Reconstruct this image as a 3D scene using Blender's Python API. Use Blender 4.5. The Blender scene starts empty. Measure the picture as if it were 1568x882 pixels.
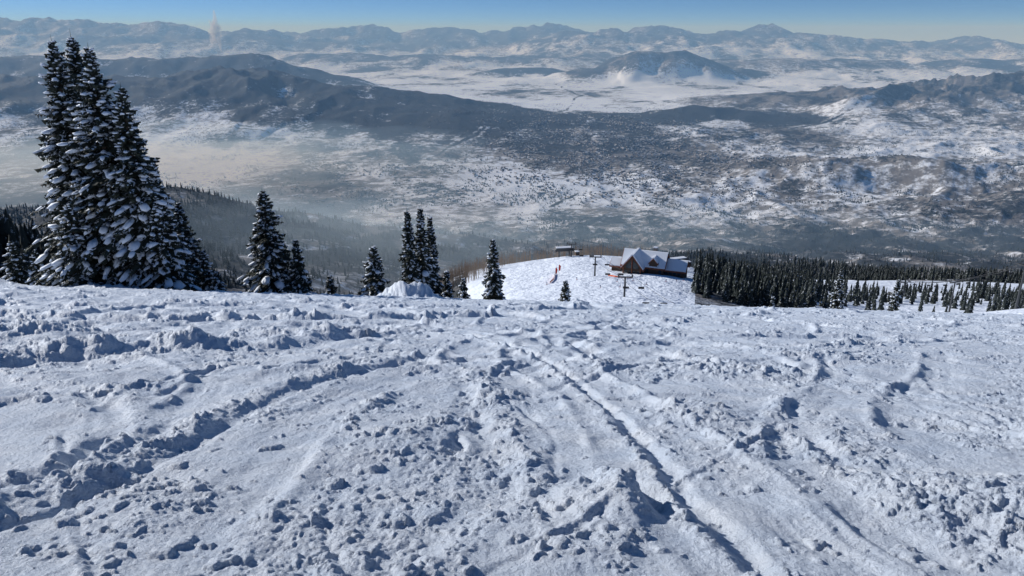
import bpy, math, random
import numpy as np
from mathutils import Vector, Matrix
random.seed(7); rng=np.random.default_rng(7)
scene=bpy.context.scene
R=math.radians
# ------------------------------------------------------------------ noise
_G=rng.uniform(0,2*np.pi,(256,256)); _GX=np.cos(_G); _GY=np.sin(_G)
_T=[rng.random((256,256)) for _ in range(4)]
def pn(x,y,seed=0):
    x=np.asarray(x,float)+seed*17.31; y=np.asarray(y,float)+seed*9.77
    xf=np.floor(x); yf=np.floor(y); xi=xf.astype(np.int64)&255; yi=yf.astype(np.int64)&255
    fx=x-xf; fy=y-yf; x1=(xi+1)&255; y1=(yi+1)&255
    u=fx*fx*fx*(fx*(fx*6-15)+10); v=fy*fy*fy*(fy*(fy*6-15)+10)
    a=_GX[xi,yi]*fx+_GY[xi,yi]*fy
    b=_GX[x1,yi]*(fx-1)+_GY[x1,yi]*fy
    c=_GX[xi,y1]*fx+_GY[xi,y1]*(fy-1)
    d=_GX[x1,y1]*(fx-1)+_GY[x1,y1]*(fy-1)
    return ((a*(1-u)+b*u)*(1-v)+(c*(1-u)+d*u)*v)*1.5
def fbm(x,y,o=4,seed=0,g=0.5):
    s=0;a=1
    for i in range(o):
        s=s+a*pn(x*2**i,y*2**i,seed+i*3.1); a*=g
    return s
def ridged(x,y,o=4,seed=0):
    s=0;a=1;t=0
    for i in range(o):
        n=1-np.abs(pn(x*2**i,y*2**i,seed+i*2.3)); s=s+a*n*n; t+=a; a*=0.5
    return s/t
def sst(a,b,x):
    t=np.clip((x-a)/(b-a),0,1); return t*t*(3-2*t)
def cells(x,y,size,prob,seed,flat=0.6):
    x=x/size+seed*31.7; y=y/size+seed*13.3
    xf=np.floor(x); yf=np.floor(y); out=np.zeros_like(x)
    for dx in (-1,0,1):
        for dy in (-1,0,1):
            cx=xf+dx; cy=yf+dy; i=cx.astype(np.int64)&255; j=cy.astype(np.int64)&255
            px=cx+_T[0][i,j]; py=cy+_T[1][i,j]; r=0.20+0.45*_T[2][i,j]**2
            d2=((x-px)**2+(y-py)**2)/(r*r)
            h=np.where(_T[3][i,j]<prob, r*size*np.sqrt(np.maximum(0,1-d2))*flat,0)
            out=np.maximum(out,h)
    return out
def poly_d(x,y,pts):
    best=np.full(x.shape,1e12); val=np.zeros(x.shape); side=np.zeros(x.shape)
    for p,q in zip(pts[:-1],pts[1:]):
        ax,ay=p[0],p[1]; bx,by=q[0]-ax,q[1]-ay; L=bx*bx+by*by
        t=np.clip(((x-ax)*bx+(y-ay)*by)/L,0,1)
        ex=x-ax-t*bx; ey=y-ay-t*by; d=ex*ex+ey*ey; m=d<best
        best=np.where(m,d,best)
        if len(p)>2: val=np.where(m,p[2]+(q[2]-p[2])*t,val)
        side=np.where(m,np.sign(bx*ey-by*ex),side)
    return np.sqrt(best),val,side
def smooth_line(pts,n=5):
    P=[Vector((p[0],p[1],0)) for p in pts]; P=[P[0]*2-P[1]]+P+[P[-1]*2-P[-2]]; out=[]
    for i in range(1,len(P)-2):
        for k in range(n):
            t=k/n; a,b,c,d=P[i-1],P[i],P[i+1],P[i+2]
            q=.5*((2*b)+(c-a)*t+(2*a-5*b+4*c-d)*t*t+(3*b-a-3*c+d)*t**3); out.append((q.x,q.y))
    out.append((P[-2].x,P[-2].y)); return out
def mk(name,V,F,mats=(),mi=None,smooth=False,attrs=None):
    V=np.asarray(V,np.float32); F=np.asarray(F,np.int32); k=F.shape[1]
    me=bpy.data.meshes.new(name)
    me.vertices.add(len(V)); me.vertices.foreach_set('co',V.ravel())
    me.loops.add(F.size); me.loops.foreach_set('vertex_index',F.ravel())
    me.polygons.add(len(F)); me.polygons.foreach_set('loop_start',np.arange(0,F.size,k,dtype=np.int32))
    me.polygons.foreach_set('loop_total',np.full(len(F),k,np.int32))
    for m in mats: me.materials.append(m)
    if mi is not None: me.polygons.foreach_set('material_index',np.asarray(mi,np.int32))
    me.polygons.foreach_set('use_smooth',np.full(len(F),smooth,bool) if np.isscalar(smooth) else np.asarray(smooth,bool))
    me.update(calc_edges=True)
    if attrs:
        for n,a in attrs.items():
            at=me.attributes.new(n,'FLOAT','POINT'); at.data.foreach_set('value',np.asarray(a,np.float32).ravel())
    ob=bpy.data.objects.new(name,me); scene.collection.objects.link(ob); return ob
def gridfaces(nr,nc):
    i=np.arange((nr-1)*(nc-1)); r=i//(nc-1); c=i%(nc-1); a=r*nc+c
    return np.stack([a,a+1,a+nc+1,a+nc],1)
# ------------------------------------------------------------------ materials
def newmat(name):
    m=bpy.data.materials.new(name); m.use_nodes=True; nt=m.node_tree
    return m,nt,nt.nodes['Principled BSDF']
def simple(name,col,rough=0.7,var=0.15,scale=3.0,metal=0.0):
    m,nt,b=newmat(name)
    tc=nt.nodes.new('ShaderNodeTexCoord'); n=nt.nodes.new('ShaderNodeTexNoise'); n.inputs['Scale'].default_value=scale; n.inputs['Detail'].default_value=4
    r=nt.nodes.new('ShaderNodeMapRange'); r.inputs['To Min'].default_value=1-var*2; r.inputs['To Max'].default_value=1+var*2
    mx=nt.nodes.new('ShaderNodeVectorMath'); mx.operation='SCALE'; mx.inputs[0].default_value=col
    nt.links.new(tc.outputs['Object'],n.inputs['Vector']); nt.links.new(n.outputs['Fac'],r.inputs['Value'])
    nt.links.new(r.outputs[0],mx.inputs['Scale']); nt.links.new(mx.outputs[0],b.inputs['Base Color'])
    b.inputs['Roughness'].default_value=rough; b.inputs['Metallic'].default_value=metal
    return m
M_bark=simple('bark',(0.07,0.05,0.04),0.9)
M_needle=simple('fir_needles',(0.026,0.034,0.024),0.85,0.3,1.2)
M_treesnow=simple('snow_on_branches',(0.74,0.79,0.86),0.7,0.03,4)
M_wood=simple('dark_timber',(0.08,0.05,0.035),0.8,0.2,0.6)
M_trim=simple('red_brown_trim',(0.22,0.07,0.035),0.8,0.2,0.6)
M_stone=simple('stone',(0.2,0.17,0.15),0.9,0.25,1.5)
M_glass=simple('window_glass',(0.03,0.04,0.05),0.15,0.1,1)
M_steel=simple('grey_steel',(0.06,0.065,0.07),0.5,0.1,1,0.2)
M_black=simple('black_rubber',(0.02,0.02,0.022),0.6)
M_orange=simple('orange_net',(0.75,0.16,0.06),0.8,0.1,1)
M_red=simple('red_cloth',(0.6,0.05,0.03),0.8)
M_jacket=simple('ski_jacket',(0.06,0.10,0.25),0.8)
M_aspen=simple('aspen_bark',(0.30,0.23,0.17),0.9,0.25,0.05)
M_housewall=simple('house_wall',(0.10,0.08,0.075),0.9,0.3,0.01)
M_houseroof=simple('house_roof',(0.42,0.43,0.46),0.9,0.35,0.013)
M_roofsnow=simple('roof_snow',(0.74,0.78,0.84),0.7,0.02,1)

def mat_snow():
    m,nt,b=newmat('ski_slope_snow'); N=nt.nodes; L=nt.links
    tc=N.new('ShaderNodeTexCoord')
    n=N.new('ShaderNodeTexNoise'); n.inputs['Scale'].default_value=2.2; n.inputs['Detail'].default_value=6
    cr=N.new('ShaderNodeValToRGB'); cr.color_ramp.elements[0].position=.3; cr.color_ramp.elements[0].color=(0.65,0.735,0.85,1); cr.color_ramp.elements[1].position=.7; cr.color_ramp.elements[1].color=(0.79,0.84,0.905,1)
    L.new(tc.outputs['Object'],n.inputs['Vector']); L.new(n.outputs['Fac'],cr.inputs['Fac']); L.new(cr.outputs['Color'],b.inputs['Base Color'])
    b.inputs['Roughness'].default_value=0.5
    b.inputs['Specular IOR Level'].default_value=0.35
    n1=N.new('ShaderNodeTexNoise'); n1.inputs['Scale'].default_value=42; n1.inputs['Detail'].default_value=6; n1.inputs['Roughness'].default_value=.7
    n2=N.new('ShaderNodeTexNoise'); n2.inputs['Scale'].default_value=9; n2.inputs['Detail'].default_value=6; n2.inputs['Roughness'].default_value=.65
    b1=N.new('ShaderNodeBump'); b1.inputs['Strength'].default_value=1; b1.inputs['Distance'].default_value=.026
    b2=N.new('ShaderNodeBump'); b2.inputs['Strength'].default_value=1; b2.inputs['Distance'].default_value=.07
    for q in(n1,n2): L.new(tc.outputs['Object'],q.inputs['Vector'])
    L.new(n2.outputs['Fac'],b2.inputs['Height']); L.new(b2.outputs['Normal'],b1.inputs['Normal']); L.new(n1.outputs['Fac'],b1.inputs['Height']); L.new(b1.outputs['Normal'],b.inputs['Normal'])
    return m
M_snow=mat_snow()
def mat_land():
    m,nt,b=newmat('valley_ground'); N=nt.nodes; L=nt.links
    tc=N.new('ShaderNodeTexCoord')
    at=N.new('ShaderNodeAttribute'); at.attribute_name='forest'
    ab=N.new('ShaderNodeAttribute'); ab.attribute_name='brush'
    def noise(sc,det,rough=.6):
        n=N.new('ShaderNodeTexNoise'); n.inputs['Scale'].default_value=sc; n.inputs['Detail'].default_value=det; n.inputs['Roughness'].default_value=rough
        L.new(tc.outputs['Object'],n.inputs['Vector']); return n.outputs['Fac']
    def math_(op,a,b_=None,clamp=False):
        q=N.new('ShaderNodeMath'); q.operation=op; q.use_clamp=clamp
        for i,v in enumerate((a,b_)):
            if v is None: continue
            if isinstance(v,(int,float)): q.inputs[i].default_value=v
            else: L.new(v,q.inputs[i])
        return q.outputs[0]
    f=noise(0.004,8,.72); f2=noise(0.03,5,.75)
    s=math_('ADD',math_('MULTIPLY',math_('SUBTRACT',f,.5),2.8),math_('MULTIPLY',math_('SUBTRACT',f2,.5),2.0))
    s=math_('ADD',s,math_('SUBTRACT',at.outputs['Fac'],.5))
    mf=math_('ADD',math_('MULTIPLY',s,3.6),.5,True)
    g=noise(0.011,7,.75)
    sb=math_('ADD',math_('MULTIPLY',math_('SUBTRACT',g,.5),2.8),math_('SUBTRACT',ab.outputs['Fac'],.5))
    mb=math_('ADD',math_('MULTIPLY',sb,2.6),.5,True)
    mx1=N.new('ShaderNodeMix'); mx1.data_type='RGBA'; mx1.inputs[6].default_value=(0.77,0.83,0.92,1); mx1.inputs[7].default_value=(0.18,0.172,0.170,1); L.new(mb,mx1.inputs[0])
    mx2=N.new('ShaderNodeMix'); mx2.data_type='RGBA'; mx2.inputs[7].default_value=(0.040,0.047,0.055,1); L.new(mf,mx2.inputs[0]); L.new(mx1.outputs[2],mx2.inputs[6])
    L.new(mx2.outputs[2],b.inputs['Base Color']); b.inputs['Roughness'].default_value=.9; b.inputs['Specular IOR Level'].default_value=.1
    bp=N.new('ShaderNodeBump'); bp.inputs['Strength'].default_value=.5; bp.inputs['Distance'].default_value=14
    L.new(f2,bp.inputs['Height']); L.new(bp.outputs['Normal'],b.inputs['Normal'])
    return m
M_land=mat_land()
# ------------------------------------------------------------------ terrain functions
def slope_base(x,y):
    return -1.65-.289*y-.00085*y*np.abs(y)-.03*x
_sc=np.array([-1.3,-.75,-.48,-.2,-.11,-.03,.1,.22,.35,.55,.75,1.3])
_yr=np.array([70,120,200,330,450,560,750,1200,1600,2000,2300,2600,3000,3700,4300,70000.])
_tb=np.array([
[-24,-40,-62,-95,-120,-150,-210,-380,-460,-500,-540,-700,-860,-940,-980,-980],
[-24,-40,-62,-95,-120,-150,-210,-380,-460,-500,-540,-700,-860,-940,-980,-980],
[-25,-50,-90,-150,-200,-240,-290,-360,-372,-377,-520,-700,-850,-940,-980,-980],
[-25.5,-56,-110,-190,-230,-250,-315,-450,-500,-540,-569,-680,-830,-950,-980,-980],
[-26,-54,-95,-145,-170,-182,-290,-460,-530,-585,-620,-690,-840,-950,-980,-980],
[-26,-52,-87,-121,-150,-172,-285,-470,-560,-620,-665,-700,-850,-950,-980,-980],
[-26,-52,-86,-118,-143,-162,-250,-420,-520,-610,-680,-745,-835,-950,-980,-980],
[-26.5,-52,-86,-119,-144,-168,-245,-410,-520,-610,-680,-750,-840,-955,-980,-980],
[-27,-54,-88,-126,-158,-192,-248,-375,-500,-610,-690,-765,-850,-960,-980,-980],
[-28,-55,-90,-130,-168,-202,-248,-378,-530,-640,-720,-790,-860,-960,-980,-980],
[-28,-52,-78,-122,-170,-206,-254,-395,-540,-650,-720,-790,-860,-960,-980,-980],
[-28,-52,-76,-120,-170,-206,-254,-395,-540,-650,-720,-790,-860,-960,-980,-980]],float)
NS,NL=261,360
_sg=np.linspace(-1.3,1.3,NS); _lg=np.linspace(math.log(60),math.log(70000),NL)
_t1=np.array([np.interp(_lg,np.log(_yr),r) for r in _tb])
_t2=np.array([np.interp(_sg,_sc,_t1[:,j]) for j in range(NL)]).T
def _blur(a,ax,n):
    k=np.hanning(2*n+3)[1:-1]; k/=k.sum(); p=[(0,0),(0,0)]; p[ax]=(n,n); b=np.pad(a,p,mode='edge')
    return np.apply_along_axis(lambda v:np.convolve(v,k,'valid'),ax,b)
_t2=_blur(_blur(_t2,0,6),1,3)
def table(x,y):
    yy=np.maximum(y,61); s=np.clip(x/yy,-1.299,1.299); l=np.log(np.minimum(yy,69000))
    a=(s+1.3)/2.6*(NS-1); b=(l-_lg[0])/(_lg[-1]-_lg[0])*(NL-1)
    i=np.clip(a.astype(int),0,NS-2); j=np.clip(b.astype(int),0,NL-2); fa=a-i; fb=b-j
    return (_t2[i,j]*(1-fa)+_t2[i+1,j]*fa)*(1-fb)+(_t2[i,j+1]*(1-fa)+_t2[i+1,j+1]*fa)*fb
FEAT=[ # width, power, forest, brush, roughness, ridge line
(1700,1.9,1.15,.5,.42,[(-8500,9000,-500),(-6000,9000,-520),(-4530,9000,-500),(-3446,9000,-430),(-2915,9000,-425),(-2398,9000,-510),(-1715,8900,-610),(-613,8500,-750),(330,8300,-870)]),
(1300,1.7,1.10,.5,.22,[(-12000,13000,-330),(-8560,13000,-360),(-6380,13000,-380),(-5200,13000,-360),(-4195,13000,-350),(-3757,13000,-520)]),
(4500,1.7,.68,.7,.6,[(-34000,30000,650),(-19650,30000,560),(-15900,30000,370),(-12100,30000,110),(-9000,32000,0)]),
(3800,1.7,.68,.7,.68,[(-10000,35000,0),(-8877,35000,25),(-6540,35000,120),(-3900,35000,0),(-1870,35000,70),(-117,35000,270),(610,35000,90),(1635,35000,270),(2800,35000,0)]),
(4300,1.7,.62,.7,.68,[(2500,31000,0),(4160,30000,130),(5900,30000,210),(7400,30000,120),(8670,30000,0),(9930,30000,0),(11680,30000,-190),(12900,30000,-250),(14190,30000,-210),(15440,30000,-280),(16700,30000,-370),(17700,30000,-130),(18200,30000,-250),(19650,30000,-480),(24200,30000,-220),(35000,30000,-200)]),
(2300,1.7,.60,.7,.7,[(5300,20000,-700),(7800,20000,-640),(10350,20000,-700),(13200,19500,-640),(20000,19000,-600)]),
(1700,1.7,.65,.7,.7,[(-6000,24000,-600),(-3500,24000,-670),(-500,24000,-620),(1500,24000,-670)]),
(900,2.2,.70,.9,.35,[(1850,17000,-700),(2400,17000,-400),(2700,16900,-340),(3100,17000,-410),(3350,17000,-400),(3700,17000,-310),(3950,17000,-410),(4800,17200,-740)]),
(480,1.7,1.25,.5,.4,[(1700,8800,-880),(2140,9000,-810),(2500,9000,-820),(3000,8700,-900)]),
(1500,1.7,.50,1.0,.9,[(3900,10500,-800),(4600,10200,-670),(5254,10000,-620),(6690,10000,-580),(9000,9500,-530)]),
(560,1.7,.24,.68,.8,[(1500,5300,-930),(2132,5200,-820),(2700,5000,-810),(3300,4700,-815),(3900,4500,-800),(5500,4600,-770)]),
(480,1.7,.24,.68,.8,[(2500,4000,-900),(3100,3900,-830),(3800,3800,-790),(5000,3700,-790)]),
(700,1.7,.9,.6,.4,[(-500,19000,-850),(800,19500,-820)]),
(350,1.7,.35,.5,.4,[(-2300,6600,-910),(-1700,6500,-915),(-900,6900,-940)]),
(330,1.7,.3,.5,.4,[(-1100,5600,-935),(-500,5400,-945)]),
]
ROADS=[([(200,4300),(420,4800),(380,5300),(640,5900),(560,6400),(700,7000),(620,7600),(800,8200),(640,9800),(1100,12500),(900,16000)],26,.75),
([(-2500,4700),(-1200,5100),(0,5300),(900,5600),(2100,6300),(3500,7200),(6000,7600)],16,.5),
([(640,5900),(-600,6500),(-2200,7000),(-3800,7100)],16,.4),([(640,7000),(1800,7600),(3200,8200),(4200,9000)],18,.5),
([(-800,4400),(-300,5000),(-700,6000),(-300,7300)],14,.4),([(1300,4300),(1250,5200),(1900,6000),(1700,7400)],14,.4),
([(-1500,11500),(500,11000),(2500,11800),(4500,11500)],40,.4),([(-500,14500),(1500,13800),(3500,14600)],50,.4)]
def land(x,y,masks=False):
    b=table(x,y)
    far=sst(3300,4200,y)
    hh=np.zeros_like(x); fo=np.zeros_like(x); br=np.zeros_like(x); wsum=np.zeros_like(x); ro=np.zeros_like(x)
    wx=x+160*fbm(x/1100,y/1100,3,5); wy=y+300*fbm(x/1300,y/1300,3,9)
    for w,pw,f,brs,rg,pts in FEAT:
        d,v,_=poly_d(wx,wy,pts)
        k=np.exp(-(d/w)**pw); h=(v+980)*k; m=h>hh
        hh=np.where(m,h,hh); ro=np.where(m,rg,ro); k=np.exp(-(d/(w*1.15))**3.5); fo+=f*k; br+=brs*k; wsum+=k
    big=sst(11000,20000,y)
    r1=ridged(x/1100,y/1100,5,1)-.6; r2=fbm(x/2600,y/3200,6,2,.55)*.42
    z=b+far*(hh*(1+ro*(r1*(1-big)+r2*(.35+.65*big))))
    rt=sst(-.1,.35,x/np.maximum(y,1))
    z+=sst(3000,3700,y)*(1-sst(7500,9000,y))*(14+60*rt)*(ridged(x/560,y/560,6,4)-.45)
    z+=far*sst(6500,9000,y)*(14+55*sst(.25,.5,x/np.maximum(y,1)))*fbm(x/1700,y/1700,5,7)
    z+=big*60*fbm(x/1500,y/1500,4,8)
    z+=sst(120,400,y)*(1-far)*(.012*np.clip(y,0,2500))*fbm(x/300,y/300,4,6)*np.where((x/np.maximum(y,1)>-.15)&(x/np.maximum(y,1)<.3)&(y<850),.12,np.where((x>0)&(y<850),.45,1))
    sb=slope_base(x,y)-.35
    t=sst(52,78,y); z=sb*(1-t)+z*t
    if not masks: return z
    s=x/np.maximum(y,1)
    n1=fbm(x/1300,y/2200,4,11); n2=fbm(x/500,y/900,4,12); n3=fbm(x/2600,y/4000,4,13)
    F=.10+.50*n1+.42*n2+.30*big*n3; B=.16+.5*n1-.2*n2
    near=1-sst(7000,10500,y)
    F+=near*.15; B+=near*.28
    B+=near*rt*.15
    tw=np.exp(-(((x-900)/1100)**2+((y-6700)/1700)**2)**2); B+=.4*tw; F+=.20*tw
    F+=.18*sst(16000,21000,y); B+=.25*sst(16000,21000,y)
    q=np.clip(wsum,0,1)
    F=F*(1-q)+fo/np.maximum(wsum,1)*q+q*(.42*n2+.45*big*n3)
    B=B*(1-q)+br/np.maximum(wsum,1)*q+.2*n2
    for pts,w,a in ROADS:
        d,_,_=poly_d(wx*.5+x*.5,wy*.3+y*.7,pts); F+=a*np.exp(-(d/w)**2)-.45*np.exp(-((d-w*2.6)/(w*1.6))**2)
    Fm=.68+.4*n2+.2*n1; run=ridged(x/420+.3*fbm(y/400,x/400,2,3),y/2400,2,8)
    Fm-=.75*sst(.78,.92,run)
    Bm=.70+0*x
    knoll=((s>-.085+.00012*(y-330))&(s<.262)&(y<640)&(y>60))
    Fm=np.where(knoll|(y<70),-3,Fm); Bm=np.where(knoll|(y<70),-3,Bm)
    nn=fbm(x/60,y/60,3,14)
    rs=(s>.40)&(y<705+25*nn)
    Fm=np.where(rs,-.6+.5*n2,Fm); Bm=np.where(rs,-.3,Bm)
    strip=(s>.38+.04*nn)&(y>=690+25*nn)&(y<775+45*nn+.06*(x-300))
    Fm=np.where(strip,-3,Fm); Bm=np.where(strip,-3,Bm)
    F=Fm*(1-far)+F*far; B=Bm*(1-far)+B*far
    return z,F,B
yr=np.concatenate([np.linspace(-60,55,24)[:-1],np.exp(np.linspace(math.log(55),math.log(62000),1100))])
sc=np.linspace(-1.1,1.1,900)
Y,S=np.meshgrid(yr,sc,indexing='ij'); X=S*np.maximum(Y,75)
Z,FO,BR=land(X,Y,True)
mk('valley_terrain',np.stack([X.ravel(),Y.ravel(),Z.ravel()],1),gridfaces(*X.shape),[M_land],smooth=True,attrs={'forest':FO,'brush':BR})
# ------------------------------------------------------------------ foreground ski slope
def snow_h(x,y):
    z=slope_base(x,y)
    wx=x+.10*fbm(x/.5,y/.5,3,21); wy=y+.10*fbm(x/.5,y/.5,3,23)
    cx=x+.05*fbm(x/.14,y/.14,3,25); cy=y+.05*fbm(x/.14,y/.14,3,27)
    z+=.08*fbm(x/6,y/7,3,31)
    left=sst(-1,-6,x)*sst(5,8,y)
    z+=(.036+.06*left)*fbm(wx/1.3,wy/1.1,3,33)
    rough=sst(-.25,.6,fbm(x/1.5,y/2.2,4,35)+.15*left)
    gate=sst(-.25,.3,fbm(x/1.1,y/1.4,3,43))
    scr=np.zeros_like(x)
    BANDS=[([(1.75,1.8),(1.75,3.2),(1.65,4.6),(1.5,6.2),(1.2,8.5),(.6,11),(-.6,13.6),(-3,16.5)],.20,1),
      ([(.75,1.8),(.55,3),(.35,4.4),(.35,6.2),(.1,8.3),(-.8,10.6),(-2.8,12.6)],.22,1),
      ([(-1.9,1.8),(-1.75,3),(-1.8,4.6),(-1.9,6.3),(-1.5,8),(-.5,9.6),(.6,10.6)],.26,1),
      ([(-3.4,2.2),(-3.05,4.2),(-3.2,6.0),(-3.6,8.2),(-5.2,10)],.24,-1),
      ([(2.6,1.8),(2.2,3.2),(2.25,4.8),(2.9,6.6),(4.2,8.6),(5.4,11.5),(5.2,15)],.24,-1),
      ([(4.0,3.2),(3.6,5.2),(4.4,7.4),(6.4,10),(8.2,13)],.26,-1),
      ([(.1,9.5),(1.2,11.5),(3.2,13.5),(4.4,17),(3.4,22)],.32,-1),
      ([(-5.5,6.5),(-4.2,8),(-2.6,9.1),(-.6,9.8)],.28,1)]
    for k in range(26):
        y0=random.uniform(9,34); x0=random.uniform(-1,1)*(2.5+.7*y0); sg=random.choice((-1,1)); L=random.uniform(4,7)*(1+y0/25); a0=random.uniform(-.3,.9)*sg; w=random.uniform(.16,.32)*(1+y0/25)
        pts=[(x0,y0)]; a=a0
        for i in range(7):
            a-=sg*.18; pts.append((pts[-1][0]+L/7*math.sin(a),pts[-1][1]+L/7*math.cos(a)))
        BANDS.append((pts,w,sg))
    for pts,w,sg in BANDS:
        pts=smooth_line(pts,4); px=[p[0] for p in pts]; py=[p[1] for p in pts]; m_=w*3+.6
        bx=(x>min(px)-m_)&(x<max(px)+m_)&(y>min(py)-m_)&(y<max(py)+m_)
        if not bx.any(): continue
        xx=x[bx]*.75+wx[bx]*.25; yy=y[bx]*.75+wy[bx]*.25
        d,_,s=poly_d(xx,yy,pts); s=s*sg; am=1+np.mean(py)/20; fade=.35+.65*gate[bx]
        z[bx]+=am*fade*(-.022*np.exp(-(d/w)**4)+.028*np.exp(-((d-1.3*w)/(.33*w))**2)*(s<0)+.0022*np.sin(d/w*11)*np.exp(-(d/w)**4))
        scr[bx]=np.maximum(scr[bx],np.exp(-(d/w)**4))
    rough=rough*(1-.8*scr)
    def tr(pts,w,dep,berm,bw,sd,gt):
        pts=smooth_line(pts,4)
        d,_,s=poly_d(wx*.45+x*.55,wy*.45+y*.55,pts); s=s*sd
        L=(gt*gate+(1-gt))*np.clip(1+.7*fbm(x/.5,y/.5,3,41),.1,2)
        g=-dep*1.15*np.exp(-(d/w)**3)*(gt*gate+(1-gt))
        o=np.exp(-((d-w-bw)/bw)**2)*(s>0)
        return g+berm*1.2*o*L, o*L
    T=[([(1.45,1.5),(1.30,2.93),(1.17,4.17),(1.12,5.9),(.83,8.9),(.18,11.8),(-1.13,14),(-3.3,16),(-7,18)],.075,.055,.03,.08,1,.1),
       ([(-3.1,2.5),(-2.75,4.4),(-2.62,5.3),(-2.55,6.8),(-2.14,8.3),(-1.32,10.2),(-.3,10.8)],.08,.04,.045,.14,1,.4),
       ([(-.9,2.3),(-.51,3.35),(-.14,4.06),(-.10,4.9),(-.43,6.8),(-.84,9.2),(-2.4,11)],.12,.03,.04,.14,-1,.4),
       ([(3.2,2.5),(2.6,4.5),(3.0,7),(4.2,10),(4.0,15),(1,21)],.07,.02,.02,.10,1,.8),
       ([(5,6),(3.9,9),(2.2,12.5),(2.4,18),(5,26)],.09,.025,.025,.14,-1,.8),
       ([(-7,8),(-6.3,9.5),(-4.8,10.4),(-3.6,11.2),(-3,13)],.22,.08,.12,.3,1,.5),
       ([(-12,15),(-8,15.5),(-4,17),(-1,20)],.25,.09,.12,.35,1,.6),
       ([(-14,19),(-9,22),(-3,23),(3,27),(4,36)],.3,.10,.10,.4,1,.6),
       ([(6,14),(9,17),(8,24),(12,33)],.15,.04,.05,.3,-1,.9),
       ([(-4.2,2.5),(-3.75,3.6),(-3.3,4.6),(-3.6,6.0),(-4.6,7.2)],.10,.06,.06,.12,-1,.6),
       ([(14,18),(16,24),(12,30),(14,40)],.25,.05,.05,.35,-1,.9)]
    ch=np.zeros_like(x)
    for a in T:
        h,o=tr(*a); z+=h; ch=np.maximum(ch,o)
    for k in range(110):
        y0=random.uniform(2,40); x0=random.uniform(-1,1)*(3+.7*y0); an=random.uniform(-1.2,1.2); L=random.uniform(1.5,4)*(1+y0/20); cv=random.uniform(-.7,.7); w=.02+.004*y0
        pts=[(x0+L*t*math.sin(an+cv*t),y0+L*t*math.cos(an+cv*t)) for t in (0,.25,.5,.75,1)]
        bx=(np.abs(x-x0)<L+1)&(np.abs(y-y0)<L+1)
        if not bx.any(): continue
        d,_,s=poly_d(x[bx]*.85+wx[bx]*.15,y[bx]*.85+wy[bx]*.15,pts); gt=gate[bx]*.6+.4; am=(1+.09*y0)
        z[bx]+=(-.014*np.exp(-(d/w)**2)+.011*np.exp(-((d-2*w)/w)**2)*(s>0))*am*gt
        ch[bx]=np.maximum(ch[bx],.3*np.exp(-((d-2*w)/(2*w))**2)*(s>0)*gt)
    def mound(cx,cy,rx,ry,h):
        nonlocal ch
        e=np.exp(-(((wx-cx)/rx)**2+((wy-cy)/ry)**2)**1.5); ch=np.maximum(ch,e); return h*e
    for a in [(.62,4.0,.30,.45,.15),(.35,3.4,.35,.4,.06),(-.98,5.3,.5,.55,.10),(-.75,6.2,.3,.5,.06),(2.9,4.2,.55,.5,.09),(1.9,6.8,.5,.5,.06),(-3.3,3.4,.3,.5,.07),(-6.6,10.3,.7,.45,.17),(-5.3,11,.6,.4,.16),(-8.5,12.5,.9,.5,.15),(-4.2,13,.8,.4,.10),(3.0,9.5,.8,.6,.07),(5.2,12,.9,.7,.08),(-.2,7.5,.4,.5,.05),(1.0,10,.6,.6,.06),(-2.2,4.0,.4,.4,.05)]:
        z+=mound(*a)
    z+=mound(-6.5,45,1.3,1.0,.9)+mound(-7.7,45.5,.9,.7,.55)+mound(-5.6,45.3,.6,.6,.3)+mound(-32,43,2.0,1.2,.4)+mound(-25.5,43.5,2.4,1,.3)
    z+=sst(40,43,y)*np.exp(-(((x+6.5)/2.4)**2+((y-45)/2)**2))*.25*fbm(x/.5,y/.5,3,65)
    z+=-.13*np.exp(-(((wx-.98)/.10)**2+((wy-4.25)/.4)**2)**1.3)-.09*np.exp(-(((wx+.48)/.06)**2+((wy-5.4)/.3)**2)**1.3)-.06*np.exp(-(((wx+2.95)/.12)**2+((wy-3.7)/.15)**2)**1.3)
    pr=np.clip(.02+.46*rough+.6*ch,0,.95)
    z+=cells(cx,cy,.26,pr*.18*(.25+ch),3,.36)
    z+=cells(cx,cy,.13,pr*.34,5,.48)
    z+=cells(cx,cy,.07,pr*.68+.03,7,.6)
    z+=sst(9,20,y)*cells(wx,wy,.6,.35*rough+.06,9,.26)
    z+=(.004+.015*rough+.012*ch)*fbm(x/.20,y/.20,5,51,.65)
    z+=.003*fbm(x/.05,y/.06,2,57)
    z+=.010*pn(x/.30+.3*pn(x,y,3),y/1.8,61)
    z-= .004*np.maximum(0,y-48)**1.5*.5
    return z
ys=[-3.0]
while ys[-1]<74:
    y=ys[-1]; dy=.10 if y<1.2 else (.03 if y<2.2 else .011*(max(y,3.3)/3.3)**1.38)
    ys.append(y+dy)
ys=np.array(ys); cs=np.linspace(-1,1,1250)
Y,S=np.meshgrid(ys,cs,indexing='ij'); X=S*(2.0+.82*np.maximum(Y,0))
Z=snow_h(X,Y)
print('slope grid',X.shape)
mk('ski_slope',np.stack([X.ravel(),Y.ravel(),Z.ravel()],1),gridfaces(*X.shape),[M_snow],smooth=True)
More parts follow.
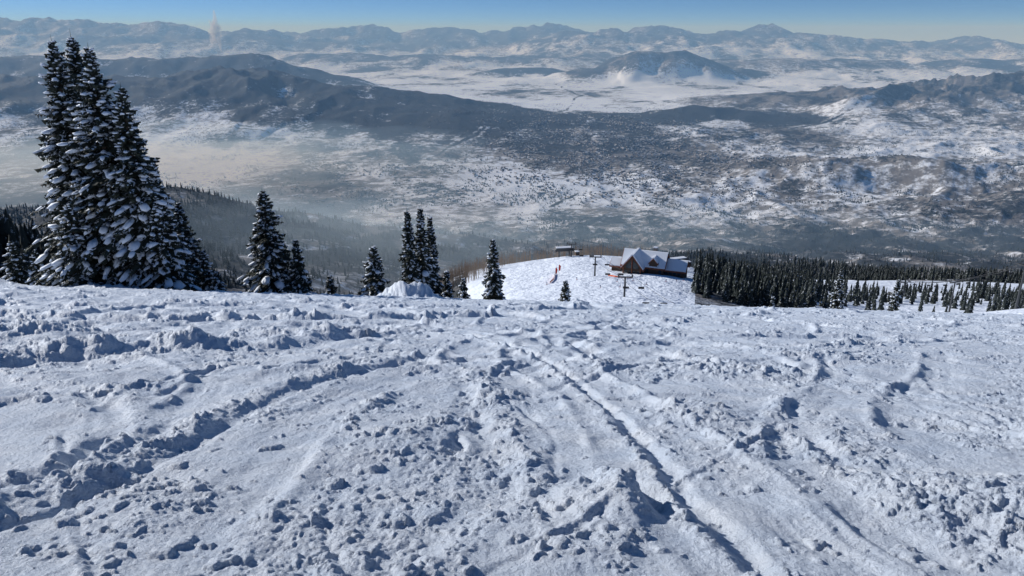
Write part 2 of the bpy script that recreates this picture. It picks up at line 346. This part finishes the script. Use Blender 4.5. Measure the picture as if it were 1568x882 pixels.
# ------------------------------------------------------------------ conifers
t=(1+5**.5)/2
ICO=np.array([(-1,t,0),(1,t,0),(-1,-t,0),(1,-t,0),(0,-1,t),(0,1,t),(0,-1,-t),(0,1,-t),(t,0,-1),(t,0,1),(-t,0,-1),(-t,0,1)],float); ICO/=np.linalg.norm(ICO[0])
ICOF=np.array([(0,11,5),(0,5,1),(0,1,7),(0,7,10),(0,10,11),(1,5,9),(5,11,4),(11,10,2),(10,7,6),(7,1,8),(3,9,4),(3,4,2),(3,2,6),(3,6,8),(3,8,9),(4,9,5),(2,4,11),(6,2,10),(8,6,7),(9,8,1)])
def conifer(name,x,y,z,H,Rd,seed,snow=.75,taper=.75):
    rr=random.Random(seed); V=[];F=[];MI=[];SM=[]
    def tri(a,b,c,m,sm=False): F.append((a,b,c)); MI.append(m); SM.append(sm)
    r0=.02*H+.04; n=8
    for i in range(7):
        h=i/6*H*.97
        for j in range(n):
            a=j*2*math.pi/n; r=r0*(1-i/6)**.9+.012; V.append((r*math.cos(a),r*math.sin(a),h))
    for i in range(6):
        for j in range(n):
            a=i*n+j;b=i*n+(j+1)%n; tri(a,b,b+n,0); tri(a,b+n,a+n,0)
    h=.04*H+.1
    sp=.24 if H>12 else .2
    prof=[rr.uniform(.78,1.2) for _ in range(40)]
    while h<H*.985:
        f=h/H
        base=Rd*(1-f)**taper*prof[int(f*39)]*(.55+.45*min(1,f/.10))
        nb=max(4,int(5+4*(1-f)*(1 if H>9 else .6)))
        off=rr.uniform(0,6.28)
        for b in range(nb):
            if rr.random()<.06: continue
            az=off+b*6.283/nb+rr.uniform(-.35,.35); L=max(.12,base*rr.uniform(.58,1.15)); z0=h+rr.uniform(-.1,.1)
            up=.45*f-.02+rr.uniform(-.1,.1); dr=.62-.35*f
            ca,sa=math.cos(az),math.sin(az)
            ns=max(3,int(L/.19)+1)
            def P(t): return (ca*L*t,sa*L*t,z0+L*(up*t-dr*t*t+.12*t**4))
            p0=P(0);p1=P(.9); i0=len(V); w=.02+.012*L
            V.extend([(p0[0]-sa*w,p0[1]+ca*w,p0[2]),(p0[0]+sa*w,p0[1]-ca*w,p0[2]),P(.5),p1]); tri(i0,i0+1,i0+2,0)
            for s in range(ns):
                tt=.18+.82*(s+rr.random()*.6)/ns
                p=P(min(tt,1)); tw=min(.62,(.36*L*(1.05-tt)+.13))*rr.uniform(.7,1.2)
                for sd in (-1,1):
                    a2=az+sd*rr.uniform(.5,1.15); dx,dy=math.cos(a2),math.sin(a2); hz=-tw*rr.uniform(.15,.65)
                    wd=tw*.30+.03; i0=len(V)
                    mi_=2 if rr.random()<.26*snow else 1
                    V.extend([p,(p[0]+dx*tw*.55-dy*wd,p[1]+dy*tw*.55+dx*wd,p[2]+hz*.4+.02),(p[0]+dx*tw,p[1]+dy*tw,p[2]+hz),(p[0]+dx*tw*.55+dy*wd,p[1]+dy*tw*.55-dx*wd,p[2]+hz*.45-.06)])
                    tri(i0,i0+1,i0+2,mi_); tri(i0,i0+2,i0+3,1)
                a2=rr.uniform(0,6.28); i0=len(V); q=.10+.12*rr.random()
                V.extend([(p[0]+math.cos(a2)*q,p[1]+math.sin(a2)*q,p[2]),(p[0]-math.cos(a2)*q,p[1]-math.sin(a2)*q,p[2]),(p[0],p[1],p[2]-.18-.16*rr.random())]); tri(i0,i0+1,i0+2,1)
            npad=0 if rr.random()>snow else (1 if L<1.1 else rr.choice((1,2,2,3)))
            for k in range(npad):
                tt=rr.uniform(.45,1.0) if k==0 else rr.uniform(.3,.85); p=P(tt)
                sl=min(.42,.11+.14*L)*rr.uniform(.5,1.3); sw=sl*rr.uniform(.4,.8); sh=sl*rr.uniform(.24,.42); i0=len(V)
                g=up-2*dr*tt+.48*tt**3
                for q in ICO:
                    j=rr.uniform(.7,1.25); lx=q[0]*sl*j; ly=q[1]*sw*j; lz=q[2]*sh*j+g*lx+sh*.35
                    V.append((p[0]+ca*lx-sa*ly,p[1]+sa*lx+ca*ly,p[2]+lz))
                for q in ICOF: tri(i0+q[0],i0+q[1],i0+q[2],2,True)
        h+=sp*rr.uniform(.7,1.2)*(1-.35*f)
    i0=len(V); V.extend([(-.04,0,H*.95),(.04,0,H*.95),(0,0,H*1.02)]); tri(i0,i0+1,i0+2,1)
    ob=mk(name,V,F,[M_bark,M_needle,M_treesnow],MI,SM); ob.location=(x,y,z); ob.rotation_euler=(rr.uniform(-.015,.015),rr.uniform(-.015,.015),0); return ob
TREES=[
(-28.8,49,-.3,3.9),(-29.0,51,0,3.6),(-25.8,47,-.7,3.9),(-23.6,46,-2.9,2.9),(-30.6,50,-7.5,2.4),(-27.5,45,-10,2.4),(-22.3,45.5,-9.5,2.0),
(-26.8,55,-8.9,1.9),(-25.6,56,-12.2,1.9),(-23.5,54,-15.6,1.2),(-24.6,54.5,-15.9,1.1),(-19.05,56,-11.3,2.6),(-17.0,56,-15.3,1.3),
(-10.6,54,-15.2,1.6),(-7.75,54,-12.4,1.3),(-7.05,54.8,-12.5,1.3),(-6.3,56,-13.5,1.05),(-1.6,60,-16.3,1.4),(5.3,70,-23.3,1.0),(-39.3,56,-15.4,1.8),(-36.9,55,-15.8,1.4),
(42.1,90,-28.4,1.9),(46.8,85,-28.1,1.5),(-5.3,57,-18.2,.8),(-14.8,57,-18.5,.8),(-22.3,53,-16.9,.9),(-4.2,60,-19.8,.8),(30,80,-28.6,.9)]
for i,(x,y,zt,rd) in enumerate(TREES):
    g=float(land(np.array([x],float),np.array([y],float))[0])+.2 if y>60 else float(slope_base(np.array(x),np.array(y)))-.1-(.05 if y<50 else .3)
    conifer('fir_tree',x,y,g,zt-g,rd,100+i*7,snow=.92 if i<7 else .72)
# ------------------------------------------------------------------ tree masses
def template(layers,sides,seed,w=.17):
    r=np.random.default_rng(seed); V=[];F=[]
    for l in range(layers):
        top=1-(l/(layers))**.9*.95 if l else 1.0
        bot=max(.02,1-(l+1)/layers-.06*r.random())
        top=min(1,bot+1.0/layers*1.9)
        rad=w*(1-bot)**.8
        i0=len(V); V.append((0,0,top))
        for s in range(sides):
            a=2*math.pi*s/sides+l; q=rad*(r.uniform(.55,1.15))
            V.append((q*math.cos(a),q*math.sin(a),bot+r.uniform(-.02,.03)))
        for s in range(sides): F.append((i0,i0+1+s,i0+1+(s+1)%sides))
    return np.array(V),np.array(F)
def mat_forest(name,snow,thr):
    m,nt,b=newmat(name); N=nt.nodes; L=nt.links
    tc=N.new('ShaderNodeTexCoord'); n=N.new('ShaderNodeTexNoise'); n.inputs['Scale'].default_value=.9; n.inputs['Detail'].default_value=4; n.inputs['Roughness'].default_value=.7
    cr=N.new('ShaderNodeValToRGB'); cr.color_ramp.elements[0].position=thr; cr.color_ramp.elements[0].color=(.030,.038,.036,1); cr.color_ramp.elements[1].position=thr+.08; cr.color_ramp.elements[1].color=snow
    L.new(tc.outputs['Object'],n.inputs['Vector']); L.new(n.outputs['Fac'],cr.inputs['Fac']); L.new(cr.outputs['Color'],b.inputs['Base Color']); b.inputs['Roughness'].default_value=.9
    b.inputs['Specular IOR Level'].default_value=.1
    return m
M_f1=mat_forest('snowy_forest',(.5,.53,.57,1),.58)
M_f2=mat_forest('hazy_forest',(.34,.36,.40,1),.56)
def scatter(name,x,y,h,mat,tmpl):
    z=land(x,y); Vs=[];Fs=[];o=0
    idx=rng.integers(0,len(tmpl),len(x))
    for k,(tv,tf) in enumerate(tmpl):
        m=idx==k; n=m.sum()
        if n==0: continue
        an=rng.uniform(0,6.28,n); wd=rng.uniform(.75,1.3,n); hh=h[m]
        c,s=np.cos(an),np.sin(an)
        px=(tv[None,:,0]*c[:,None]-tv[None,:,1]*s[:,None])*(hh*wd)[:,None]+x[m][:,None]
        py=(tv[None,:,0]*s[:,None]+tv[None,:,1]*c[:,None])*(hh*wd)[:,None]+y[m][:,None]
        pz=tv[None,:,2]*hh[:,None]+z[m][:,None]-.3
        Vs.append(np.stack([px,py,pz],-1).reshape(-1,3)); Fs.append((tf[None]+(np.arange(n)*len(tv))[:,None,None]).reshape(-1,3)+o); o+=n*len(tv)
    return mk(name,np.concatenate(Vs),np.concatenate(Fs),[mat])
T1=[template(8,9,i,.16) for i in range(5)]; T2=[template(3,5,i+9,.2) for i in range(4)]; T3=[template(1,5,i+20,.45) for i in range(3)]
def near_forest():
    n=30000; y=np.exp(rng.uniform(math.log(100),math.log(950),n)); s=rng.uniform(-1.1,1.1,n); x=s*y
    k=rng.random(n); nz=fbm(x/60,y/60,3,71)
    right=(s>.262+.03*nz)&(s<.46+.05*nz)&(y>360)&(y<660)&(k<np.where(s>.42,.6,.95))
    right2=(s>=.42)&(((y>500)&(y<665+40*nz)&(k<.42+.5*nz))|((y>360)&(y<=500)&(k<.10+.25*nz)))
    bb=(s>.36)&(y>800+50*nz)&(y<950)&(k<.8)
    left=(s<-.16-.03*nz)&(y>150)&(k<.35+.5*nz)
    leftedge=(s<-.62)&(y>90)&(k<.8)
    ok=right|right2|bb|left|leftedge
    x,y=x[ok],y[ok]; h=rng.uniform(7,19,len(x))*np.where(x/y<-.11,.75,np.where((x/y>.44)&(y<700),.8,1))
    return x,y,h
x,y,h=near_forest(); print('near',len(x)); scatter('conifer_forest',x,y,h,M_f1,T1)
n=60000; y=np.exp(rng.uniform(math.log(850),math.log(3700),n)); s=rng.uniform(-1.0,1.0,n); x=s*y
_,F_,_b=land(x,y,True); ok=(rng.random(n)<np.clip(F_*1.1-.3,0,1)); x,y=x[ok],y[ok]
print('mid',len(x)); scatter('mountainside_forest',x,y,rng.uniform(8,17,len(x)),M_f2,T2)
n=110000; y=np.exp(rng.uniform(math.log(3600),math.log(11000),n)); s=rng.uniform(-.9,.9,n); x=s*y
nz=fbm(x/350,y/500,4,77); ok=nz>rng.uniform(-.1,.75,n); x,y=x[ok],y[ok]
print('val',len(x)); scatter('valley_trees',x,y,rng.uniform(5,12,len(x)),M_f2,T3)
# ------------------------------------------------------------------ town
def town():
    n=12000; x=rng.normal(900,560,n); y=rng.normal(6600,1000,n)
    x2=rng.normal(-300,900,1500); y2=rng.normal(5000,500,1500); x=np.concatenate([x,x2]); y=np.concatenate([y,y2])
    nz=fbm(x/260,y/360,4,81); m=(nz>rng.uniform(-.4,.5,len(x)))&(y>4300); x=x[m]; y=y[m]
    # loose rows of houses along winding streets
    u=x+160*fbm(x/700,y/900,2,85)+.35*(y-6500); st=(rng.random(len(x))<.5)
    x=np.where(st,x-(u-np.round(u/95)*95)+rng.normal(0,12,len(x)),x)
    z=land(x,y); n=len(x)
    bv=np.array([(-1,-1,0),(1,-1,0),(1,1,0),(-1,1,0),(-1,-1,1),(1,-1,1),(1,1,1),(-1,1,1),(-1.1,0,1.5),(1.1,0,1.5)],float)
    bf=np.array([(0,1,5,4),(1,2,6,5),(2,3,7,6),(3,0,4,7),(4,5,9,8),(6,7,8,9)])
    an=fbm(x/900,y/900,2,83)*2+rng.choice([0,1.57],n); w=rng.uniform(4,7,n)*np.where(rng.random(n)<.04,2.5,1); d=rng.uniform(3.5,5.5,n); hh=rng.uniform(4,8,n); c,s=np.cos(an),np.sin(an)
    lx=bv[None,:,0]*w[:,None]; ly=bv[None,:,1]*d[:,None]
    V=np.stack([lx*c[:,None]-ly*s[:,None]+x[:,None],lx*s[:,None]+ly*c[:,None]+y[:,None],bv[None,:,2]*hh[:,None]+z[:,None]-1],-1).reshape(-1,3)
    F=(bf[None]+(np.arange(n)*10)[:,None,None]).reshape(-1,4)
    mk('distant_town',V,F,[M_housewall,M_houseroof],np.tile([0,0,0,0,1,1],n))
town()
# ------------------------------------------------------------------ bare aspens
def aspens():
    n=24000; y=rng.uniform(400,900,n); s=rng.uniform(-.25,.34,n); x=s*y
    nz=fbm(x/50,y/50,3,91)
    A=(s>-.19)&(s<.03)&(y>np.interp(s,[-.19,-.12,-.08,-.02,.04],[420,430,470,520,560]))&(y<np.interp(s,[-.19,.04],[640,600]))
    B=(s>.03)&(s<.2)&(y>553)&(y<590)
    ok=((A|B)&(nz>-.35)); x,y=x[ok],y[ok]; z=land(x,y); V=[];F=[]
    for i in range(len(x)):
        h=random.uniform(6,12); r=random.uniform(.10,.18); i0=len(V)
        for k in range(3):
            a=k*2.094; V.append((x[i]+r*math.cos(a),y[i]+r*math.sin(a),z[i]-.5))
        V.append((x[i]+random.uniform(-.3,.3),y[i],z[i]+h)); F+= [(i0,i0+1,i0+3),(i0+1,i0+2,i0+3),(i0+2,i0,i0+3)]
        for k in range(12):
            t=random.uniform(.2,.95); a=random.uniform(0,6.28); L=h*(.30-.2*t)*random.uniform(.6,1.2); b=(x[i],y[i],z[i]+h*t); e=(b[0]+math.cos(a)*L*.6,b[1]+math.sin(a)*L*.6,b[2]+L)
            i0=len(V); V+=[(b[0],b[1],b[2]-.10),(b[0],b[1],b[2]+.10),e]; F.append((i0,i0+1,i0+2))
    mk('bare_aspen_grove',V,F,[M_aspen]); print('aspens',len(x))
aspens()
# ------------------------------------------------------------------ helper parts
def box(name,cx,cy,cz,sx,sy,sz,mat,parent=None,rz=0,bev=0.0):
    v=np.array([(i,j,k) for i in(-.5,.5) for j in(-.5,.5) for k in(-.5,.5)])*[sx,sy,sz]
    f=[(0,1,3,2),(4,6,7,5),(0,4,5,1),(2,3,7,6),(0,2,6,4),(1,5,7,3)]
    o=mk(name,v,f,[mat]); o.location=(cx,cy,cz); o.rotation_euler[2]=rz
    if bev:
        b=o.modifiers.new('b','BEVEL'); b.width=bev; b.segments=2
    if parent: o.parent=parent
    return o
def tube(name,pts,r,mat,parent=None,n=8,r1=None):
    V=[];F=[]
    r1=r if r1 is None else r1
    for i,p in enumerate(pts):
        p=Vector(p); d=(Vector(pts[min(i+1,len(pts)-1)])-Vector(pts[max(i-1,0)])).normalized(); a=d.orthogonal().normalized(); b=d.cross(a)
        rr=r+(r1-r)*i/(len(pts)-1)
        for k in range(n):
            t=2*math.pi*k/n; V.append(tuple(p+a*rr*math.cos(t)+b*rr*math.sin(t)))
    for i in range(len(pts)-1):
        for k in range(n): F.append((i*n+k,i*n+(k+1)%n,(i+1)*n+(k+1)%n,(i+1)*n+k))
    o=mk(name,V,F,[mat],smooth=True)
    if parent: o.parent=parent
    return o
def prism(name,prof,y0,y1,mat,parent,axis='y'):
    n=len(prof); V=[]
    for yy in(y0,y1):
        for a,b in prof: V.append((a,yy,b) if axis=='y' else (yy,a,b))
    me=bpy.data.meshes.new(name); F=[tuple(range(n))[::-1],tuple(range(n,2*n))]+[(i,(i+1)%n,n+(i+1)%n,n+i) for i in range(n)]
    me.from_pydata(V,[],F); me.materials.append(mat); me.update(); o=bpy.data.objects.new(name,me); scene.collection.objects.link(o); o.parent=parent; return o
def empty(name,loc,rz=0):
    e=bpy.data.objects.new(name,None); scene.collection.objects.link(e); e.location=loc; e.rotation_euler[2]=rz; return e
def gz(x,y): return float(land(np.array([float(x)]),np.array([float(y)]))[0])
# ------------------------------------------------------------------ lodge
def gable(par,nm,cx,cy,w,d,hw,hr,axis,over=1.2):
    if axis=='x':
        prism(nm+'_walls',[(cy-d/2,-3),(cy+d/2,-3),(cy+d/2,hw),(cy,hr),(cy-d/2,hw)],cx-w/2,cx+w/2,M_wood,par,'x')
        a,b,l0,l1=cy-d/2,cy+d/2,cx-w/2-over,cx+w/2+over; c=cy; ax='x'
    else:
        prism(nm+'_walls',[(cx-w/2,-3),(cx+w/2,-3),(cx+w/2,hw),(cx,hr),(cx-w/2,hw)],cy-d/2,cy+d/2,M_wood,par,'y')
        a,b,l0,l1=cx-w/2,cx+w/2,cy-d/2-over,cy+d/2+over; c=cx; ax='y'
    k=(hr-hw)/(b-c); e=over
    prism(nm+'_roof',[(a-e,hw-k*e+.02),(c,hr+.02),(b+e,hw-k*e+.02),(b+e,hw-k*e+.55),(c,hr+.57),(a-e,hw-k*e+.55)],l0,l1,M_trim,par,ax)
    s=.35
    prism(nm+'_roof_snow',[(a-e+s,hw-k*(e-s)+.58),(c,hr+.60),(b+e-s,hw-k*(e-s)+.58),(b+e-s,hw-k*(e-s)+1.05),(c+.6,hr+1.05),(c-.6,hr+1.05),(a-e+s,hw-k*(e-s)+1.05)],l0+s,l1-s,M_roofsnow,par,ax)
LX,LY=85,450; lz=gz(LX,LY)
lo=empty('ski_lodge',(LX,LY,lz+.3),R(-22)); lo.scale=(1.08,1.08,1.15)
gable(lo,'main_hall',0,0,24,15,5,11,'x')
gable(lo,'front_gable',-5,-6,11,14,5.2,11.6,'y',1.4)
gable(lo,'right_wing',17,1,13,11,3.6,7.4,'x')
gable(lo,'left_porch',-15,-1,8,9,3,5.6,'x')
gable(lo,'small_dormer',6,-5,4.5,6,7.2,9.6,'y',.6)
box('chimney',5,2,8,2.2,2.2,11,M_stone,lo,bev=.1); box('chimney_cap_snow',5,2,13.8,2.4,2.4,.5,M_roofsnow,lo,bev=.15)
box('stone_base',0,-7.9,-.6,24,.5,2.6,M_stone,lo)
for i,xx in enumerate((-8.6,-6.2,-3.8,-1.4)):
    box('gable_window_%d'%i,xx,-13.05,2.2,1.7,.14,2.6,M_glass,lo)
prism('gable_glass',[(-8.6,4.6),(-1.4,4.6),(-1.4,6.2),(-5,9.6),(-8.6,6.2)],-13.12,-12.98,M_glass,lo)
for i,xx in enumerate((2.5,5.0,7.5,10.0)): box('hall_window_%d'%i,xx,-7.55,2.6,1.6,.16,2.2,M_glass,lo)
for i,xx in enumerate((13,15.5,18,20.5)): box('wing_window_%d'%i,xx,-4.55,1.8,1.5,.16,1.6,M_glass,lo)
box('deck',2,-16,-.6,26,7,.35,M_wood,lo); box('deck_snow',2,-16,-.35,25.6,6.6,.12,M_roofsnow,lo)
for i in range(14): box('deck_post_%d'%i,-11+i*2,-19.4,-.6,.2,.2,3.2,M_wood,lo)
tube('deck_rail',[(-11,-19.4,.9),(15,-19.4,.9)],.08,M_wood,lo); tube('deck_rail_low',[(-11,-19.4,.4),(15,-19.4,.4)],.05,M_wood,lo)
for i,xx in enumerate((-10,-5,0)): tube('gable_post_%d'%i,[(xx,-14.2,-.5),(xx,-14.2,5.5 if i!=1 else 10.5)],.3,M_trim,lo)
def fence(name,pts,h,mat):
    V=[];F=[]
    for i,(x,y) in enumerate(pts):
        z=gz(x,y); V+= [(x,y,z+.15),(x,y,z+h)]
        if i: F.append((2*i-2,2*i,2*i+1,2*i-1))
    o=mk(name,V,F,[mat])
    e=empty(name,(0,0,0)); o.name='netting'; o.parent=e; e.name=name
    for i,(x,y) in enumerate(pts): tube('post_%d'%i,[(x,y,gz(x,y)-.3),(x,y,gz(x,y)+h+.2)],.06,M_black,e,6)
fence('orange_safety_fence',[(58,425),(62,420),(66,417),(71,416)],1.0,M_orange)
fence('orange_safety_fence',[(27,445),(26,432),(25,420),(22,405)],1.3,M_orange)
for bx,by in((27,438),(30,452)):
    fn=empty('feather_banner',(bx,by,gz(bx,by))); tube('pole',[(0,0,0),(0,0,5.2),(.5,0,5.7)],.05,M_black,fn,6)
    mk('flag',[(0.05,0,1.2),(1.0,.05,1.6),(1.3,.1,4.4),(.5,0,5.6),(.05,0,5)],[(0,1,2,3,4)],[M_red]).parent=fn
# ------------------------------------------------------------------ chairlifts
def lift_tower(x,y,h,rz,name='chairlift_tower'):
    e=empty(name,(x,y,gz(x,y)),rz)
    tube('mast',[(0,0,-1),(0,0,h)],.55,M_steel,e,10,.38)
    box('crossarm',0,0,h,7.2,.5,.55,M_steel,e)
    for sx in(-3.4,3.4):
        box('sheave_train_%d'%(sx>0),sx,0,h+.45,.3,3.8,.4,M_steel,e)
        for k in range(4):
            tube('sheave_%d_%d'%(sx>0,k),[(sx-.12,-1.3+k*.87,h+.8),(sx+.12,-1.3+k*.87,h+.8)],.26,M_black,e,12)
        tube('lifting_frame_%d'%(sx>0),[(sx*.9,0,h),(sx*.9,0,h+1.6)],.1,M_steel,e,6)
    tube('frame_top',[(-3.1,0,h+1.6),(3.1,0,h+1.6)],.1,M_steel,e,6)
    return Vector((x,y,gz(x,y)+h+1.0))
def chair(x,y,z,rz):
    e=empty('chairlift_chair',(x,y,z),rz)
    tube('hanger',[(0,0,0),(0,.1,-.5),(0,.5,-1.2),(0,.5,-2.1)],.06,M_steel,e,6)
    box('seat',0,0,-2.75,2.6,.55,.10,M_black,e,bev=.03); box('backrest',0,.35,-2.35,2.6,.08,.7,M_black,e,bev=.03)
    for s in(-1.3,1.3): tube('side_bar_%d'%(s>0),[(s,.4,-2.0),(s,-.3,-2.2),(s,-.3,-2.75)],.04,M_steel,e,6)
    tube('top_bar',[(-1.3,.45,-2.05),(1.3,.45,-2.05)],.05,M_steel,e,6)
def cable(name,a,b,sag,r=.05):
    a=Vector(a);b=Vector(b); pts=[tuple(a.lerp(b,t)-Vector((0,0,4*sag*t*(1-t)))) for t in np.linspace(0,1,14)]
    return tube(name,pts,r,M_black,None,5),pts
def lift(pts,rz,hs,nchairs,r=.05):
    tops=[lift_tower(x,y,h,rz) for (x,y),h in zip(pts,hs)]
    c,s=math.cos(rz),math.sin(rz)
    for side in(-3.4,3.4):
        for a,b in zip(tops[:-1],tops[1:]):
            off=Vector((c*side,s*side,0)); _,P=cable('haul_cable',a+off,b+off,1.2,r)
            for k in range(nchairs):
                q=P[int((k+.5)/nchairs*13)]; chair(q[0],q[1],q[2],rz)
    return tops
lift([(45,540),(50,425),(54,335),(55,235)],R(-4),[10,12,10,8],2,.07)
lift([(286,510),(256,405),(240,330),(226,262),(205,190)],R(15),[16,19,22,23,20],3,.15)
def terminal(x,y,rz):
    e=empty('lift_terminal',(x,y,gz(x,y)),rz)
    for k,xx in enumerate((-4,4)): tube('leg_%d'%k,[(xx,0,-1),(xx,0,5)],.5,M_steel,e,10)
    prism('housing',[(-7,5),(7,5),(8,5.9),(6.6,7.4),(-6.6,7.4),(-8,5.9)],-2.4,2.4,M_steel,e)
    box('housing_snow',0,0,7.65,12.8,4.4,.4,M_roofsnow,e,bev=.15)
    tube('bullwheel',[(-7.5,0,4.7),(-7.5,0,4.95)],2.3,M_black,e,24)
    box('operator_hut',11,3,1.2,3,3,3.2,M_wood,e); box('hut_snow',11,3,3.05,3.3,3.3,.45,M_roofsnow,e,bev=.12); box('hut_window',11,1.45,1.8,1.8,.1,1,M_glass,e)
terminal(40,545,R(10)); terminal(118,505,R(20)); terminal(292,530,R(30))
# ------------------------------------------------------------------ skiers
def skier_mesh():
    J=[(0,0,.95),(0,.02,1.2),(0,.06,1.42),(0,.1,1.55),(0,.12,1.68),(.12,0,.92),(.14,.12,.52),(.14,0,.10),(.14,.16,.05),(-.12,0,.92),(-.14,.12,.52),(-.14,0,.10),(-.14,.16,.05),(.2,.05,1.40),(.3,.1,1.15),(.33,.32,1.02),(-.2,.05,1.40),(-.3,.1,1.15),(-.33,.32,1.02)]
    E=[(0,1),(1,2),(2,3),(3,4),(0,5),(5,6),(6,7),(7,8),(0,9),(9,10),(10,11),(11,12),(2,13),(13,14),(14,15),(2,16),(16,17),(17,18)]
    rad=[.17,.17,.17,.07,.12,.11,.085,.07,.06,.11,.085,.07,.06,.09,.065,.05,.09,.065,.05]
    me=bpy.data.meshes.new('skier_body'); me.from_pydata(J,E,[]); ob=bpy.data.objects.new('tmp',me); scene.collection.objects.link(ob)
    md=ob.modifiers.new('s','SKIN'); sv=me.skin_vertices[0].data
    for i,r in enumerate(rad): sv[i].radius=(r,r)
    sv[0].use_root=True; ob.modifiers.new('u','SUBSURF').levels=1
    dg=bpy.context.evaluated_depsgraph_get(); m2=bpy.data.meshes.new_from_object(ob.evaluated_get(dg)); bpy.data.objects.remove(ob)
    m2.materials.clear(); m2.materials.append(M_jacket); m2.materials.append(M_black)
    for p in m2.polygons: p.material_index=1 if p.center.z<.9 else 0; p.use_smooth=True
    return m2
SK=skier_mesh()
for i,(x,y,a) in enumerate([(60,400,20),(64,398,-30),(70,405,90),(38,412,10),(98,418,150),(104,425,40),(90,410,200),(47,372,-20),(58,375,30),(75,390,60),(112,415,0),(20,400,45),(66,412,100)]):
    e=empty('skier',(x,y,gz(x,y)+.08),R(a)); o=bpy.data.objects.new('body',SK); scene.collection.objects.link(o); o.parent=e
    for s in(-.14,.14): box('ski_%d'%(s>0),s,.05,0,.09,1.7,.03,M_red,e)
    for s in(-.36,.36): tube('pole_%d'%(s>0),[(s,.34,1.1),(s,.1,0)],.012,M_black,e,5)
for x,y in((132,430),(136,434),(128,425)):
    e=empty('trail_sign',(x,y,gz(x,y)),0); tube('post',[(0,0,-.3),(0,0,2.6)],.09,M_wood,e,6); box('board',0,-.12,2.1,1.6,.08,.9,M_wood,e)
# ------------------------------------------------------------------ air: haze, mist, steam
def volmat(name,col,dens,aniso=0):
    m=bpy.data.materials.new(name); m.use_nodes=True; nt=m.node_tree; N=nt.nodes; L=nt.links
    N.remove(N['Principled BSDF']); v=N.new('ShaderNodeVolumeScatter'); v.inputs['Color'].default_value=(*col,1); v.inputs['Density'].default_value=dens; v.inputs['Anisotropy'].default_value=aniso
    L.new(v.outputs[0],N['Material Output'].inputs['Volume']); return m
hz=box('haze',0,31000,-350,76000,60400,1700,volmat('haze_air',(.33,.61,1.0),4.8e-5))
import bmesh
def blob(name,x,y,z,rx,ry,rz_,mat,rot=0,seed=0,amp=.35,sub=4):
    from mathutils import noise as mn
    me=bpy.data.meshes.new(name); bm=bmesh.new(); bmesh.ops.create_icosphere(bm,subdivisions=sub,radius=1)
    for v in bm.verts:
        v.co*=1+amp*mn.fractal(v.co*1.6+Vector((seed*3.1,seed,0)),.6,2,3)
    bm.to_mesh(me); bm.free(); me.materials.append(mat)
    for p in me.polygons: p.use_smooth=True
    o=bpy.data.objects.new(name,me); scene.collection.objects.link(o); o.location=(x,y,z); o.scale=(rx,ry,rz_); o.rotation_euler[2]=R(rot); return o
MM=volmat('mist_air',(.62,.82,1),5.8e-4,.2); ML=volmat('thin_mist_air',(.46,.72,1),3.0e-4,.2)
for i,(x,y,z,rx,ry,rz_,m) in enumerate([
 (-2800,5300,-910,1900,900,170,MM),(-2000,4900,-860,1900,1300,260,ML),
 (-700,1900,-590,700,450,180,MM),(-400,1350,-460,500,380,140,MM),(-200,2400,-710,1200,650,210,ML),
 (700,2800,-830,2000,550,150,ML)]):
    blob('mist_bank',x,y,z,rx,ry,rz_,m,seed=i)
MC=volmat('steam_air',(1,1,1),.007,.2)
blob('steam_plume',-9476,25000,60,150,140,400,MC,seed=5,amp=1.0)
# ------------------------------------------------------------------ light, sky, camera
el,az=23,28
sv=Vector((-math.cos(R(el))*math.cos(R(az)),math.cos(R(el))*math.sin(R(az)),math.sin(R(el))))
ld=bpy.data.lights.new('sun','SUN'); ld.energy=5.0; ld.angle=R(.5); ld.color=(1,.975,.945); lo_=bpy.data.objects.new('sun',ld); scene.collection.objects.link(lo_)
lo_.rotation_euler=sv.to_track_quat('Z','Y').to_euler()
w=bpy.data.worlds.new('World'); scene.world=w; w.use_nodes=True; nt=w.node_tree
sky=nt.nodes.new('ShaderNodeTexSky'); sky.sky_type='NISHITA'; sky.sun_disc=False; sky.sun_elevation=R(el); sky.sun_rotation=math.atan2(sv.x,sv.y); sky.altitude=3000; sky.air_density=1; sky.dust_density=.1; sky.ozone_density=3
tc=nt.nodes.new('ShaderNodeTexCoord'); mp=nt.nodes.new('ShaderNodeMapping'); mp.vector_type='POINT'; mp.inputs['Location'].default_value=(0,0,.10); mp.inputs['Scale'].default_value=(1,1,4)
nm=nt.nodes.new('ShaderNodeVectorMath'); nm.operation='NORMALIZE'
nt.links.new(tc.outputs['Generated'],mp.inputs['Vector']); nt.links.new(mp.outputs[0],nm.inputs[0]); nt.links.new(nm.outputs[0],sky.inputs['Vector'])
hs=nt.nodes.new('ShaderNodeHueSaturation'); hs.inputs['Saturation'].default_value=1.15; nt.links.new(sky.outputs[0],hs.inputs['Color'])
bg=nt.nodes['Background']; bg.inputs['Strength'].default_value=.145
nt.links.new(hs.outputs[0],bg.inputs['Color'])
cd=bpy.data.cameras.new('camera'); cd.lens=26; cd.sensor_width=36; cd.clip_end=200000; cd.clip_start=.1
cam=bpy.data.objects.new('camera',cd); scene.collection.objects.link(cam); cam.location=(0,0,0); cam.rotation_euler=(R(90-19),0,0); scene.camera=cam
scene.view_settings.view_transform='Standard'; scene.view_settings.look='None'; scene.view_settings.exposure=0
